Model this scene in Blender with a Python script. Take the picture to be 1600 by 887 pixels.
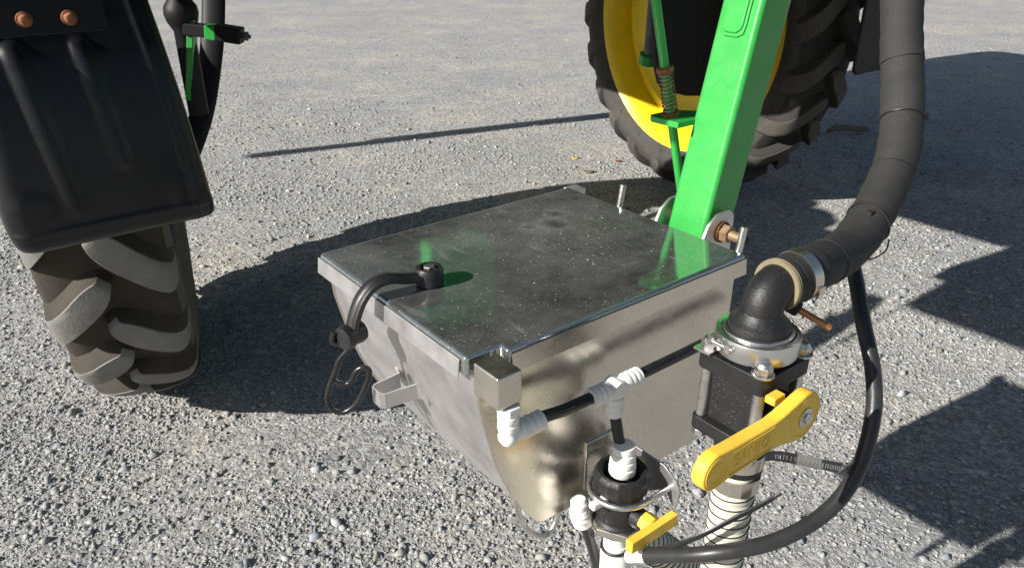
import bpy, bmesh, math, random
import numpy as np
from mathutils import Vector, Matrix

random.seed(7); rng = np.random.default_rng(7)
PI = math.pi
sc = bpy.context.scene
for o in list(bpy.data.objects): bpy.data.objects.remove(o)
COL = sc.collection

# ------------------------------------------------------------------ camera
cam_d = bpy.data.cameras.new("Camera"); cam = bpy.data.objects.new("Camera", cam_d); COL.objects.link(cam)
cam.location = (0, 0, 1.5); cam.rotation_euler = (math.radians(90 - 25.8), 0, 0)
cam_d.sensor_width = 36; cam_d.lens = 36 * 1206 / 1600.0
cam_d.clip_start = 0.02; cam_d.clip_end = 2000
sc.camera = cam

# ------------------------------------------------------------------ sky, sun, exposure
SUN_EL = math.radians(28.6); SUN_AZ = math.radians(30.5)      # light travels to +x and away
ldir = Vector((math.cos(SUN_AZ) * math.cos(SUN_EL), math.sin(SUN_AZ) * math.cos(SUN_EL), -math.sin(SUN_EL)))
w = bpy.data.worlds.new("World"); sc.world = w; w.use_nodes = True
nt = w.node_tree; bg = nt.nodes["Background"]
sky = nt.nodes.new("ShaderNodeTexSky"); sky.sky_type = 'NISHITA'; sky.sun_disc = False
sky.sun_elevation = SUN_EL; sky.sun_rotation = math.atan2(-ldir.x, -ldir.y)
nt.links.new(sky.outputs[0], bg.inputs[0]); bg.inputs[1].default_value = 0.05
sl = bpy.data.lights.new("sun", 'SUN'); sl.energy = 4.9; sl.angle = math.radians(0.55); sl.color = (1, .965, .91)
so = bpy.data.objects.new("sun", sl); COL.objects.link(so)
so.rotation_euler = ldir.to_track_quat('-Z', 'Y').to_euler(); so.location = (-6, -4, 8)
sc.view_settings.view_transform = 'Standard'; sc.view_settings.look = 'None'
sc.view_settings.gamma = 1; sc.view_settings.exposure = 0.80; sc.view_settings.use_curve_mapping = False
sc.render.engine = 'CYCLES'

# ------------------------------------------------------------------ materials
def mat(name, col, rough=.5, metal=0., var=.0, vscale=8., bump=0., bscale=60., dust=0., dcol=(.33, .30, .25),
        dscale=30., rvar=0., spec=.5, speck=0., sscale=350., coat=0., bdet=3., aniso=None, bdist=.004, scol=None):
    m = bpy.data.materials.new(name); m.use_nodes = True; t = m.node_tree; N = t.nodes; L = t.links
    b = N["Principled BSDF"]; out = N["Material Output"]
    b.inputs["Base Color"].default_value = (*col, 1); b.inputs["Roughness"].default_value = rough
    b.inputs["Metallic"].default_value = metal; b.inputs["Specular IOR Level"].default_value = spec
    b.inputs["Coat Weight"].default_value = coat
    tc = N.new("ShaderNodeTexCoord")
    def noise(scale, detail=3., rough_=.55, stretch=None):
        n = N.new("ShaderNodeTexNoise"); n.inputs["Scale"].default_value = scale; n.inputs["Detail"].default_value = detail
        n.inputs["Roughness"].default_value = rough_
        if stretch:
            mp = N.new("ShaderNodeMapping"); mp.inputs["Scale"].default_value = stretch
            L.new(tc.outputs["Object"], mp.inputs[0]); L.new(mp.outputs[0], n.inputs["Vector"])
        else: L.new(tc.outputs["Object"], n.inputs["Vector"])
        return n
    def rng_(src, a, b_, c=0., d=1.):
        r = N.new("ShaderNodeMapRange"); r.inputs[1].default_value = a; r.inputs[2].default_value = b_
        r.inputs[3].default_value = c; r.inputs[4].default_value = d; L.new(src, r.inputs[0]); return r.outputs[0]
    if var > 0:
        n = noise(vscale, 5); r = rng_(n.outputs[0], .25, .75, 1 - var, 1 + var)
        mx = N.new("ShaderNodeMix"); mx.data_type = 'RGBA'; mx.blend_type = 'MULTIPLY'; mx.inputs[0].default_value = 1
        mx.inputs[6].default_value = (*col, 1); L.new(r, mx.inputs[7]); L.new(mx.outputs[2], b.inputs["Base Color"])
    if rvar > 0:
        n = noise(vscale * 1.7, 5); L.new(rng_(n.outputs[0], .3, .7, max(.02, rough - rvar), rough + rvar), b.inputs["Roughness"])
    if bump > 0:
        n = noise(bscale, bdet, .6, aniso); bp = N.new("ShaderNodeBump"); bp.inputs["Strength"].default_value = bump
        bp.inputs["Distance"].default_value = bdist; L.new(n.outputs[0], bp.inputs["Height"]); L.new(bp.outputs[0], b.inputs["Normal"])
    if dust > 0 or speck > 0:
        ds = N.new("ShaderNodeBsdfDiffuse"); ds.inputs[0].default_value = (*dcol, 1)
        ms = N.new("ShaderNodeMixShader")
        fac = None
        if dust > 0:
            n = noise(dscale, 8, .65); fac = rng_(n.outputs[0], .42, .78, dust * .25, dust)
        if speck > 0:
            v = N.new("ShaderNodeTexVoronoi"); v.inputs["Scale"].default_value = sscale; L.new(tc.outputs["Object"], v.inputs["Vector"])
            s1 = rng_(v.outputs["Distance"], .30, .12, 0, 1)
            sx = N.new("ShaderNodeSeparateColor"); L.new(v.outputs["Color"], sx.inputs[0])
            s2 = rng_(sx.outputs[0], 1 - speck, 1 - speck + .05, 0, 1)
            mm = N.new("ShaderNodeMath"); mm.operation = 'MULTIPLY'; L.new(s1, mm.inputs[0]); L.new(s2, mm.inputs[1])
            if fac is not None:
                mq = N.new("ShaderNodeMath"); mq.operation = 'MAXIMUM'; L.new(mm.outputs[0], mq.inputs[0]); L.new(fac, mq.inputs[1]); fac = mq.outputs[0]
            else: fac = mm.outputs[0]
        L.new(fac, ms.inputs[0]); L.new(b.outputs[0], ms.inputs[1]); L.new(ds.outputs[0], ms.inputs[2]); L.new(ms.outputs[0], out.inputs[0])
    return m

M = {}
def lid_material():
    m = bpy.data.materials.new('dusty_stainless_lid'); m.use_nodes = True; t = m.node_tree; N = t.nodes; L = t.links
    b = N["Principled BSDF"]; out = N["Material Output"]; tc = N.new("ShaderNodeTexCoord"); ob = tc.outputs["Object"]
    def noise(sc_, det=5, ro=.6, st=None):
        n = N.new("ShaderNodeTexNoise"); n.inputs["Scale"].default_value = sc_; n.inputs["Detail"].default_value = det; n.inputs["Roughness"].default_value = ro
        if st:
            mp = N.new("ShaderNodeMapping"); mp.inputs["Scale"].default_value = st; mp.inputs["Rotation"].default_value = (0, 0, .4); L.new(ob, mp.inputs[0]); L.new(mp.outputs[0], n.inputs["Vector"])
        else: L.new(ob, n.inputs["Vector"])
        return n
    def mr(src, a, b_, c=0., d=1.):
        r = N.new("ShaderNodeMapRange"); r.inputs[1].default_value = a; r.inputs[2].default_value = b_; r.inputs[3].default_value = c; r.inputs[4].default_value = d; L.new(src, r.inputs[0]); return r.outputs[0]
    def op(o_, x, y):
        q = N.new("ShaderNodeMath"); q.operation = o_
        for i, v in enumerate((x, y)):
            if isinstance(v, (int, float)): q.inputs[i].default_value = v
            else: L.new(v, q.inputs[i])
        return q.outputs[0]
    warp = noise(90, 3); wv = N.new("ShaderNodeVectorMath"); wv.operation = 'MULTIPLY_ADD'; L.new(warp.outputs["Color"], wv.inputs[0]); wv.inputs[1].default_value = (.016, .016, .016); L.new(ob, wv.inputs[2])
    def specks(sc_, dens, r0, r1):
        v = N.new("ShaderNodeTexVoronoi"); v.inputs["Scale"].default_value = sc_; L.new(wv.outputs[0], v.inputs["Vector"])
        sp_ = N.new("ShaderNodeSeparateColor"); L.new(v.outputs["Color"], sp_.inputs[0])
        rad = op('MULTIPLY', op('POWER', sp_.outputs[1], 3.), r1); rad = op('ADD', rad, r0)
        hit = mr(op('SUBTRACT', rad, v.outputs["Distance"]), 0, .06)
        return op('MULTIPLY', hit, op('GREATER_THAN', dens, sp_.outputs[0]))
    g = N.new("ShaderNodeVectorMath"); g.operation = 'DISTANCE'; L.new(ob, g.inputs[0]); g.inputs[1].default_value = (.10, .08, .32)
    clus = mr(g.outputs[1], .22, .03)
    pat = noise(16, 6, .7)
    dens = op('ADD', op('MULTIPLY', mr(pat.outputs[0], .38, .66), .42), op('MULTIPLY', clus, .28))
    s1 = specks(420, op('MULTIPLY', dens, .8), .05, .34); s2 = op('MULTIPLY', specks(900, op('MULTIPLY', dens, 2.2), .14, .25), .6); s3 = specks(75, op('MULTIPLY', dens, .10), .03, .20)
    film = op('ADD', mr(noise(11, 9, .72).outputs[0], .36, .72, .085, .27), op('MULTIPLY', clus, .08))
    drip = mr(noise(34, 4, .55, (1, .22, 1)).outputs[0], .62, .70, 0, .14)
    ringn = noise(5.5, 2, .4); ring = mr(op('ABSOLUTE', op('SUBTRACT', ringn.outputs[0], .55), 0), .012, .0, 0, .025)
    spk = op('MAXIMUM', op('MAXIMUM', s1, s2), s3)
    soft = op('ADD', film, op('ADD', drip, ring))
    for cx_, cy_, r_ in ((.118, .078, .020), (.150, .116, .014), (.075, .098, .011)):
        dd = N.new("ShaderNodeVectorMath"); dd.operation = 'DISTANCE'; L.new(wv.outputs[0], dd.inputs[0]); dd.inputs[1].default_value = (cx_, cy_, .32)
        nz = op('ADD', dd.outputs[1], op('MULTIPLY', op('SUBTRACT', pat.outputs[0], .5), .03))
        soft = op('MULTIPLY', soft, mr(nz, r_ * .2, r_ * 1.2, .45, 1)); soft = op('ADD', soft, op('MULTIPLY', mr(op('ABSOLUTE', op('SUBTRACT', nz, r_ * 1.3), 0), r_ * .8, 0), .09))
    f = op('MINIMUM', op('MAXIMUM', spk, soft), .95)
    b.inputs["Base Color"].default_value = (.41, .45, .45, 1); b.inputs["Metallic"].default_value = 1
    L.new(mr(noise(14, 6).outputs[0], .3, .7, .045, .11), b.inputs["Roughness"])
    bp = N.new("ShaderNodeBump"); bp.inputs["Strength"].default_value = .025; bp.inputs["Distance"].default_value = .01; L.new(noise(12, 2).outputs[0], bp.inputs["Height"]); L.new(bp.outputs[0], b.inputs["Normal"])
    d = N.new("ShaderNodeBsdfDiffuse"); cm = N.new('ShaderNodeMix'); cm.data_type = 'RGBA'; cm.inputs[6].default_value = (.30, .31, .295, 1); cm.inputs[7].default_value = (.56, .53, .44, 1); L.new(spk, cm.inputs[0]); L.new(cm.outputs[2], d.inputs[0]); ms = N.new("ShaderNodeMixShader")
    L.new(f, ms.inputs[0]); L.new(b.outputs[0], ms.inputs[1]); L.new(d.outputs[0], ms.inputs[2]); L.new(ms.outputs[0], out.inputs[0])
    return m
M['lid'] = lid_material()
M['ss'] = mat('brushed_stainless', (.62, .605, .605), .46, 1, .10, 14, .12, 40, .22, (.40, .385, .375), 18, .07, aniso=(1, 1, .05))
M['ss_pol'] = mat('mill_finish_stainless', (.70, .655, .58), .27, 1, .10, 12, .06, 8, .20, (.29, .265, .215), 24, .05, speck=0, bdist=.012)
M['steel'] = mat('zinc_plated_steel', (.62, .61, .59), .32, 1, .18, 60, .05, 150, .12, rvar=.1)
M['alu'] = mat('cast_aluminium', (.68, .68, .69), .27, 1, .08, 60, .06, 200, .08)
M['green'] = mat('green_enamel', (.020, .315, .045), .36, 0, .10, 22, .10, 130, .10, (.26, .34, .22), 26, .08, coat=.2, speck=.02, sscale=210)
M['green_dk'] = M['green']
M['yel_rim'] = mat('yellow_rim_enamel', (.80, .58, .008), .4, 0, .1, 7, .03, 60, .16, (.3, .24, .12), 8, .08)
M['yel'] = mat('yellow_moulded_plastic', (.80, .515, .045), .46, 0, .08, 40, .12, 160, .10, (.42, .32, .14), 50, .06, speck=.02, sscale=300)
M['blk'] = mat('black_moulded_plastic', (.010, .010, .011), .46, 0, .25, 40, .16, 300, .05, (.22, .21, .19), 30, .08, speck=.09, sscale=560, spec=.4)
M['fender'] = mat('black_fender_plastic', (.0050, .0056, .0075), .34, 0, .2, 14, .09, 220, .018, (.2, .19, .17), 9, .08, speck=.012, sscale=190, spec=.35)
M['strap'] = mat('black_latch_rubber', (.012, .012, .013), .42, 0, .2, 60, .08, 300, .03, (.25, .24, .22), 40)
M['tube'] = mat('black_pipe', (.010, .010, .011), .24, 0, .2, 50, .05, 160, .06, (.25, .24, .22), 50, .06, speck=.03, sscale=260)
M['hose'] = mat('black_rubber_hose', (.018, .018, .019), .38, 0, .2, 50, .07, 160, .07, (.25, .24, .22), 40)
M['wrap'] = mat('woven_hose_sleeve', (.015, .0148, .0142), .75, 0, .3, 24, .35, 420, .05, (.2, .185, .16), 26, speck=.018, sscale=200)
M['white'] = mat('white_acetal', (.78, .77, .73), .38, 0, .06, 70, .05, 120, .10, (.45, .38, .25), 70)
M['cream'] = mat('cream_pvc_hose', (.56, .555, .46), .42, 0, .06, 40, .04, 120, .08, (.4, .36, .25), 40)
M['spiral'] = mat('black_spiral_rib', (.012, .012, .012), .5)
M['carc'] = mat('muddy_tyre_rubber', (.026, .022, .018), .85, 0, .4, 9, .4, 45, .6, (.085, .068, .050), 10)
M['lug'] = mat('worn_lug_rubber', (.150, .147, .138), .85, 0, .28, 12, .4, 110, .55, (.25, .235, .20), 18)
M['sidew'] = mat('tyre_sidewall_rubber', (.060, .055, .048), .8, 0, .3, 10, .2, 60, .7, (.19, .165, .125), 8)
M['carc_shaded'] = mat('shaded_tyre_rubber', (.014, .013, .012), .8, 0, .3, 9, .3, 45, .5, (.055, .046, .036), 9)  # far tyre's rubber, next three: less dust, and shade put into the darker colours
M['lug_shaded'] = mat('shaded_lug_rubber', (.040, .038, .035), .8, 0, .3, 10, .3, 100, .5, (.15, .13, .10), 11)
M['side_shaded'] = mat('shaded_sidewall_rubber', (.028, .027, .026), .8, 0, .3, 10, .2, 60, .6, (.11, .098, .08), 7)
M['rust'] = mat('rusted_iron', (.22, .085, .035), .85, 0, .5, 120, .3, 300)
M['rustz'] = mat('rusty_zinc_nut', (.30, .22, .14), .6, .6, .4, 120, .2, 300, .3, (.25, .12, .05), 150)
M['copper'] = mat('oxidised_copper', (.50, .21, .09), .42, .8, .25, 60, .05, 200)
M['wire'] = mat('dark_spring_wire', (.045, .045, .046), .3, .7, .2, 40, .05, 200)
M['chas'] = mat('dark_underbody', (.008, .008, .009), .55, 0, .2, 5, spec=.3)
M['hub'] = mat('grey_hub_steel', (.12, .12, .12), .5, .4, .3, 20, .1, 80)
M['leaf'] = mat('dry_leaf', (.20, .165, .10), .8, 0, .3, 30, .2, 60)
M['gap'] = M['chas']

# ------------------------------------------------------------------ mesh helpers (world coordinates)
AN = math.radians(38.1)
EX = Vector((math.cos(AN), math.sin(AN), 0)); EY = Vector((-math.sin(AN), math.cos(AN), 0)); EZ = Vector((0, 0, 1))
ORI = Vector((-.044, .753, 0))
def V(x, y, z): return ORI + EX * x + EY * y + EZ * z          # machine frame -> world
def lerp(a, b, t): return a + (b - a) * t

class MB:
    def __init__(s): s.v = []; s.f = []; s.m = []
    def add(s, vs, fs, mi=0):
        o = len(s.v); s.v += [Vector(q) for q in vs]; s.f += [tuple(i + o for i in f) for f in fs]; s.m += [mi] * len(fs); return s
    def box(s, c, sx, sy, sz, ax=EX, ay=EY, az=EZ, mi=0):
        c = Vector(c); vs = [c + ax * (i * sx / 2) + ay * (j * sy / 2) + az * (k * sz / 2) for k in (-1, 1) for j in (-1, 1) for i in (-1, 1)]
        return s.add(vs, [(0, 2, 3, 1), (4, 5, 7, 6), (0, 1, 5, 4), (2, 6, 7, 3), (0, 4, 6, 2), (1, 3, 7, 5)], mi)
    def lathe(s, prof, o, ax=EZ, n=32, caps=True, mi=0, fn=None):
        o = Vector(o); ax = Vector(ax).normalized(); u = ax.orthogonal().normalized()
        if abs(ax.z) > .99: u = EX.copy()
        q = ax.cross(u); vs = []; fs = []
        for r, h in prof:
            for k in range(n):
                a = 2 * PI * k / n; rr = r * (fn(a, h) if fn else 1)
                vs.append(o + ax * h + u * (rr * math.cos(a)) + q * (rr * math.sin(a)))
        for i in range(len(prof) - 1):
            for k in range(n):
                a, b = i * n + k, i * n + (k + 1) % n; fs.append((a, b, b + n, a + n))
        if caps: fs.append(tuple(range(n))[::-1]); fs.append(tuple((len(prof) - 1) * n + k for k in range(n)))
        return s.add(vs, fs, mi)
    def tube(s, path, r, n=12, closed=False, caps=True, up=None, mi=0, rb=None):
        P = [Vector(q) for q in path]; m = len(P); vs = []; fs = []
        T = []
        for i in range(m):
            a = P[(i - 1) % m] if (closed or i > 0) else P[i]; b = P[(i + 1) % m] if (closed or i < m - 1) else P[i]
            T.append((b - a).normalized())
        u = (Vector(up) - T[0] * Vector(up).dot(T[0])).normalized() if up else T[0].orthogonal().normalized()
        for i in range(m):
            if up: u = (Vector(up) - T[i] * Vector(up).dot(T[i]))
            else: u = u - T[i] * u.dot(T[i])
            u.normalize(); q = T[i].cross(u)
            ra = r[i] if isinstance(r, (list, tuple)) else r
            rbb = ra if rb is None else (rb[i] if isinstance(rb, (list, tuple)) else rb)
            for k in range(n):
                a = 2 * PI * k / n; vs.append(P[i] + u * (ra * math.cos(a)) + q * (rbb * math.sin(a)))
        for i in range(m if closed else m - 1):
            for k in range(n):
                a, b = i * n + k, i * n + (k + 1) % n; c2, d = ((i + 1) % m) * n + (k + 1) % n, ((i + 1) % m) * n + k
                fs.append((a, b, c2, d))
        if caps and not closed: fs.append(tuple(range(n))[::-1]); fs.append(tuple((m - 1) * n + k for k in range(n)))
        return s.add(vs, fs, mi)
    def prism(s, poly, o, ux, uy, depth, mi=0):
        """polygon (2D) in plane (ux,uy) at o, extruded along ux x uy by depth"""
        o = Vector(o); nz = ux.cross(uy); n = len(poly)
        vs = [o + ux * a + uy * b for a, b in poly] + [o + ux * a + uy * b + nz * depth for a, b in poly]
        fs = [tuple(range(n))[::-1], tuple(range(n, 2 * n))] + [(i, (i + 1) % n, n + (i + 1) % n, n + i) for i in range(n)]
        return s.add(vs, fs, mi)
    def hexa(s, o, ax, r, h, mi=0):
        return s.lathe([(r * .93, 0), (r, h * .08), (r, h * .88), (r * .9, h)], o, ax, 6, mi=mi)

def spline(pts, n=8, closed=False):
    P = [Vector(p) for p in pts]; m = len(P); out = []
    for i in range(m if closed else m - 1):
        p1, p2 = P[i], P[(i + 1) % m]
        p0 = P[(i - 1) % m] if (closed or i > 0) else p1 * 2 - p2
        p3 = P[(i + 2) % m] if (closed or i < m - 2) else p2 * 2 - p1
        for k in range(n):
            t = k / n
            out.append(.5 * ((2 * p1) + (p2 - p0) * t + (2 * p0 - 5 * p1 + 4 * p2 - p3) * t * t + (3 * p1 - p0 - 3 * p2 + p3) * t ** 3))
    if not closed: out.append(P[-1].copy())
    return out

def thing(name, label, cat, loc=(0, 0, 0), rz=AN, group=None):
    o = bpy.data.objects.new(name, None); COL.objects.link(o); o.location = loc; o.rotation_euler = (0, 0, rz)
    o.empty_display_size = .05
    o['label'] = label; o['category'] = cat
    if group: o['group'] = group
    o['_m'] = 0
    return o
def world_of(o):
    m = Matrix.Translation(o.location) @ o.rotation_euler.to_matrix().to_4x4()
    return (world_of(o.parent) @ m) if o.parent else m
SCALE = None          # (centre, factor): shrink an assembly about a point while it is built
def part(name, mb, mats, parent, bevel=0., smooth=35, seg=2, label=None, solid=0., fixn=True):
    me = bpy.data.meshes.new(name)
    if SCALE: mb.v = [SCALE[0] + (q - SCALE[0]) * SCALE[1] for q in mb.v]
    inv = world_of(parent).inverted() if parent else Matrix()
    me.from_pydata([tuple(inv @ q) for q in mb.v], [], mb.f)
    if not isinstance(mats, (list, tuple)): mats = [mats]
    for k in mats: me.materials.append(M[k] if isinstance(k, str) else k)
    if len(mats) > 1: me.polygons.foreach_set('material_index', mb.m)
    if fixn:
        bm = bmesh.new(); bm.from_mesh(me); bmesh.ops.recalc_face_normals(bm, faces=bm.faces); bm.to_mesh(me); bm.free()
    if smooth:
        me.polygons.foreach_set('use_smooth', [True] * len(me.polygons)); me.set_sharp_from_angle(angle=math.radians(smooth))
    me.update()
    o = bpy.data.objects.new(name, me); COL.objects.link(o); o.parent = parent
    if solid: md = o.modifiers.new('thickness', 'SOLIDIFY'); md.thickness = solid; md.offset = 0
    if bevel > 0:
        md = o.modifiers.new('edge', 'BEVEL'); md.width = bevel; md.segments = seg; md.limit_method = 'ANGLE'; md.angle_limit = math.radians(38)
        md.harden_normals = True
    if label: o['label'] = label
    return o
def tag(o, label, cat, group=None, kind=None):
    if label: o['label'] = label
    if cat: o['category'] = cat
    if group: o['group'] = group
    if kind: o['kind'] = kind
    return o

# ------------------------------------------------------------------ ground and gravel
def axis_pts(lo, hi, step, far):
    a = list(np.arange(lo, hi + 1e-6, step)); g = step; x = hi
    while x < far: g *= 1.35; x += g; a.append(x)
    g = step; x = lo
    while x > -far: g *= 1.35; x -= g; a.insert(0, x)
    return np.array(a)
def hash_noise(x, y, seed=0):
    r = np.random.default_rng(seed); out = np.zeros_like(x)
    for s_, a_ in ((.5, 1.), (1.1, .6), (2.3, .4), (5.1, .22)):
        for _ in range(4):
            th = r.uniform(0, 2 * PI); ph = r.uniform(0, 2 * PI)
            out += a_ * np.sin((x * math.cos(th) + y * math.sin(th)) * s_ * 2 * PI * .6 + ph)
    return out / 4.5
def ground_z(x, y): return .007 * hash_noise(x * .8, y * .8, 3) * np.clip(1.5 - np.hypot(x, y - 4) / 10, 0, 1)
gx = axis_pts(-5, 6, .07, 900); gy = axis_pts(-2, 11, .07, 900)
X, Y = np.meshgrid(gx, gy); Z = ground_z(X, Y)
nx, ny = len(gx), len(gy)
idx = np.arange(nx * ny).reshape(ny, nx)
quads = np.stack([idx[:-1, :-1], idx[:-1, 1:], idx[1:, 1:], idx[1:, :-1]], -1).reshape(-1, 4)
me = bpy.data.meshes.new('ground'); me.from_pydata(np.stack([X, Y, Z], -1).reshape(-1, 3).tolist(), [], quads.tolist())
me.polygons.foreach_set('use_smooth', [True] * len(me.polygons))
g = bpy.data.materials.new('gravel_ground'); g.use_nodes = True; t = g.node_tree; N = t.nodes; L = t.links
b = N['Principled BSDF']; b.inputs['Roughness'].default_value = .95; b.inputs['Specular IOR Level'].default_value = .15
tc = N.new('ShaderNodeTexCoord')
def gn(scale, det=4, r=.6):
    n = N.new('ShaderNodeTexNoise'); n.inputs['Scale'].default_value = scale; n.inputs['Detail'].default_value = det; n.inputs['Roughness'].default_value = r
    L.new(tc.outputs['Object'], n.inputs['Vector']); return n
def vor(scale):
    n = N.new('ShaderNodeTexVoronoi'); n.inputs['Scale'].default_value = scale; L.new(tc.outputs['Object'], n.inputs['Vector']); return n
def ramp(src, stops):
    r = N.new('ShaderNodeValToRGB'); cr = r.color_ramp
    while len(cr.elements) < len(stops): cr.elements.new(.5)
    for e, (p_, c_) in zip(cr.elements, stops): e.position = p_; e.color = (*c_, 1)
    L.new(src, r.inputs[0]); return r.outputs[0]
def mixc(a, b_, f, mode='MIX'):
    m_ = N.new('ShaderNodeMix'); m_.data_type = 'RGBA'; m_.blend_type = mode
    for sck, val in ((m_.inputs[6], a), (m_.inputs[7], b_), (m_.inputs[0], f)):
        if isinstance(val, (int, float)): sck.default_value = val
        elif isinstance(val, tuple): sck.default_value = (*val, 1)
        else: L.new(val, sck)
    return m_.outputs[2]
big = gn(1.1, 7, .68); mid = gn(6.5, 6, .66)
base = ramp(big.outputs[0], [(.34, (.295, .298, .303)), (.50, (.345, .337, .325)), (.68, (.425, .395, .352))])
midc = ramp(mid.outputs[0], [(.30, (.86, .865, .88)), (.5, (1, 1, 1)), (.70, (1.12, 1.11, 1.08))])
c0_ = mixc(base, midc, 1., 'MULTIPLY')
pv = vor(85); sep = N.new('ShaderNodeSeparateColor'); L.new(pv.outputs['Color'], sep.inputs[0])
peb = ramp(sep.outputs[0], [(0, (.55, .56, .58)), (.5, (.97, .97, .97)), (.90, (1.28, 1.27, 1.24)), (1, (1.7, 1.67, 1.6))])
clump_ = ramp(gn(34, 5, .7).outputs[0], [(.32, (.68, .685, .70)), (.5, (1, 1, 1)), (.68, (1.25, 1.24, 1.21))])
c1 = mixc(mixc(c0_, clump_, .9, 'MULTIPLY'), peb, .75, 'MULTIPLY')
fine = ramp(gn(230, 4, .7).outputs[0], [(.3, (.80, .80, .80)), (.5, (1, 1, 1)), (.72, (1.2, 1.19, 1.16))])
c2 = mixc(c1, fine, .8, 'MULTIPLY'); L.new(c2, b.inputs['Base Color'])
bp = N.new('ShaderNodeBump'); bp.inputs['Strength'].default_value = .75; bp.inputs['Distance'].default_value = .006
mth = N.new('ShaderNodeMath'); mth.operation = 'MULTIPLY_ADD'; mth.inputs[1].default_value = -.8
L.new(pv.outputs['Distance'], mth.inputs[0]); L.new(gn(140, 6, .75).outputs[0], mth.inputs[2])
clod = N.new('ShaderNodeMath'); clod.operation = 'MULTIPLY_ADD'; clod.inputs[1].default_value = 2.2; L.new(gn(22, 5, .7).outputs[0], clod.inputs[0]); L.new(mth.outputs[0], clod.inputs[2]); L.new(clod.outputs[0], bp.inputs['Height'])
L.new(bp.outputs[0], b.inputs['Normal'])
me.materials.append(g)
ground = bpy.data.objects.new('ground', me); COL.objects.link(ground); ground['kind'] = 'structure'

# loose stones: one mesh of small crushed stones, denser in drifts
def ico():
    bm = bmesh.new(); bmesh.ops.create_icosphere(bm, subdivisions=1, radius=1); bm.verts.ensure_lookup_table()
    v = np.array([q.co[:] for q in bm.verts]); f = np.array([[q.index for q in fc.verts] for fc in bm.faces]); bm.free(); return v, f
iv, ifc = ico()
def stones(n, yr, fade, smin, smed, sig, clump, seed):
    """stones inside the seen wedge; fade = metres over which the far end thins out"""
    r = np.random.default_rng(seed); n2 = int(n * 6)
    y = r.uniform(*yr, n2); x = r.uniform(-1, 1, n2) * (.74 * yr[1] + .5)
    k = (np.abs(x) < .74 * y + .5) & (r.uniform(0, 1, n2) < np.clip((yr[1] - y) / fade, 0, 1)); x, y = x[k], y[k]
    d = hash_noise(x, y, 11) + .5 * hash_noise(x * 3, y * 3, 12); k = r.uniform(0, 1, len(x)) < np.clip(.5 + clump * d, .05, 1); x, y = x[k][:n], y[k][:n]
    s = np.clip(smed * np.exp(r.normal(0, sig, len(x))), smin, .019)
    return x, y, s
sets = [stones(72000, (1.3, 3.6), .8, .0020, .0038, .46, .8, 1), stones(34000, (2.9, 7.0), 3.0, .0036, .0056, .40, .7, 2),
        stones(16000, (5.0, 13), 6., .005, .0072, .3, .6, 3), stones(1700, (1.3, 5.5), 3.5, .0075, .0098, .26, .5, 4)]
sx_ = np.concatenate([q[0] for q in sets]); sy_ = np.concatenate([q[1] for q in sets]); ss_ = np.concatenate([q[2] for q in sets]); n = len(sx_)
variants = []
for k in range(14):
    vv = iv * rng.uniform(.50, 1.40, (len(iv), 1)) * np.array([[rng.uniform(.8, 1.3), rng.uniform(.75, 1.1), rng.uniform(.5, .85)]]); variants.append(vv)
variants = np.array(variants)
vi = rng.integers(0, len(variants), n); an = rng.uniform(0, 2 * PI, n); ca, sa = np.cos(an), np.sin(an)
Vv = variants[vi] * ss_[:, None, None]
P = np.empty_like(Vv)
P[:, :, 0] = Vv[:, :, 0] * ca[:, None] - Vv[:, :, 1] * sa[:, None] + sx_[:, None]
P[:, :, 1] = Vv[:, :, 0] * sa[:, None] + Vv[:, :, 1] * ca[:, None] + sy_[:, None]
P[:, :, 2] = Vv[:, :, 2] + (ground_z(sx_, sy_) + ss_ * rng.uniform(-.32, .28, n))[:, None]
F = (ifc[None] + (np.arange(n) * len(iv))[:, None, None]).reshape(-1, 3)
me = bpy.data.meshes.new('loose_gravel'); nv = n * len(iv); nf = len(F)
me.vertices.add(nv); me.vertices.foreach_set('co', P.reshape(-1)); me.loops.add(nf * 3); me.polygons.add(nf)
me.loops.foreach_set('vertex_index', F.reshape(-1).astype(np.int32)); me.polygons.foreach_set('loop_start', np.arange(0, nf * 3, 3, dtype=np.int32))
me.polygons.foreach_set('loop_total', np.full(nf, 3, dtype=np.int32)); me.update()
tone = np.clip(rng.normal(.30, .058, n), .15, .55); warm = rng.normal(-.002, .012, n)
colr = np.ones((nv, 4), dtype=np.float32)
colr[:, 0] = np.repeat(tone + warm, len(iv)); colr[:, 1] = np.repeat(tone + warm * .3, len(iv)); colr[:, 2] = np.repeat(tone * .965 - warm, len(iv))
at = me.attributes.new('tone', 'FLOAT_COLOR', 'POINT'); at.data.foreach_set('color', colr.reshape(-1))
gm = bpy.data.materials.new('crushed_stone'); gm.use_nodes = True; t = gm.node_tree; N = t.nodes; L = t.links; b = N['Principled BSDF']
b.inputs['Roughness'].default_value = .92; b.inputs['Specular IOR Level'].default_value = .2
aa = N.new('ShaderNodeAttribute'); aa.attribute_name = 'tone'; tc = N.new('ShaderNodeTexCoord')
f1 = ramp(gn(220, 5, .7).outputs[0], [(.3, (.7, .7, .7)), (.7, (1.2, 1.19, 1.16))]); L.new(mixc(aa.outputs[0], f1, .9, 'MULTIPLY'), b.inputs['Base Color'])
me.materials.append(gm)
o = bpy.data.objects.new('loose_gravel', me); COL.objects.link(o); o['kind'] = 'stuff'; o['label'] = 'loose crushed grey gravel scattered over the yard'

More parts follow.
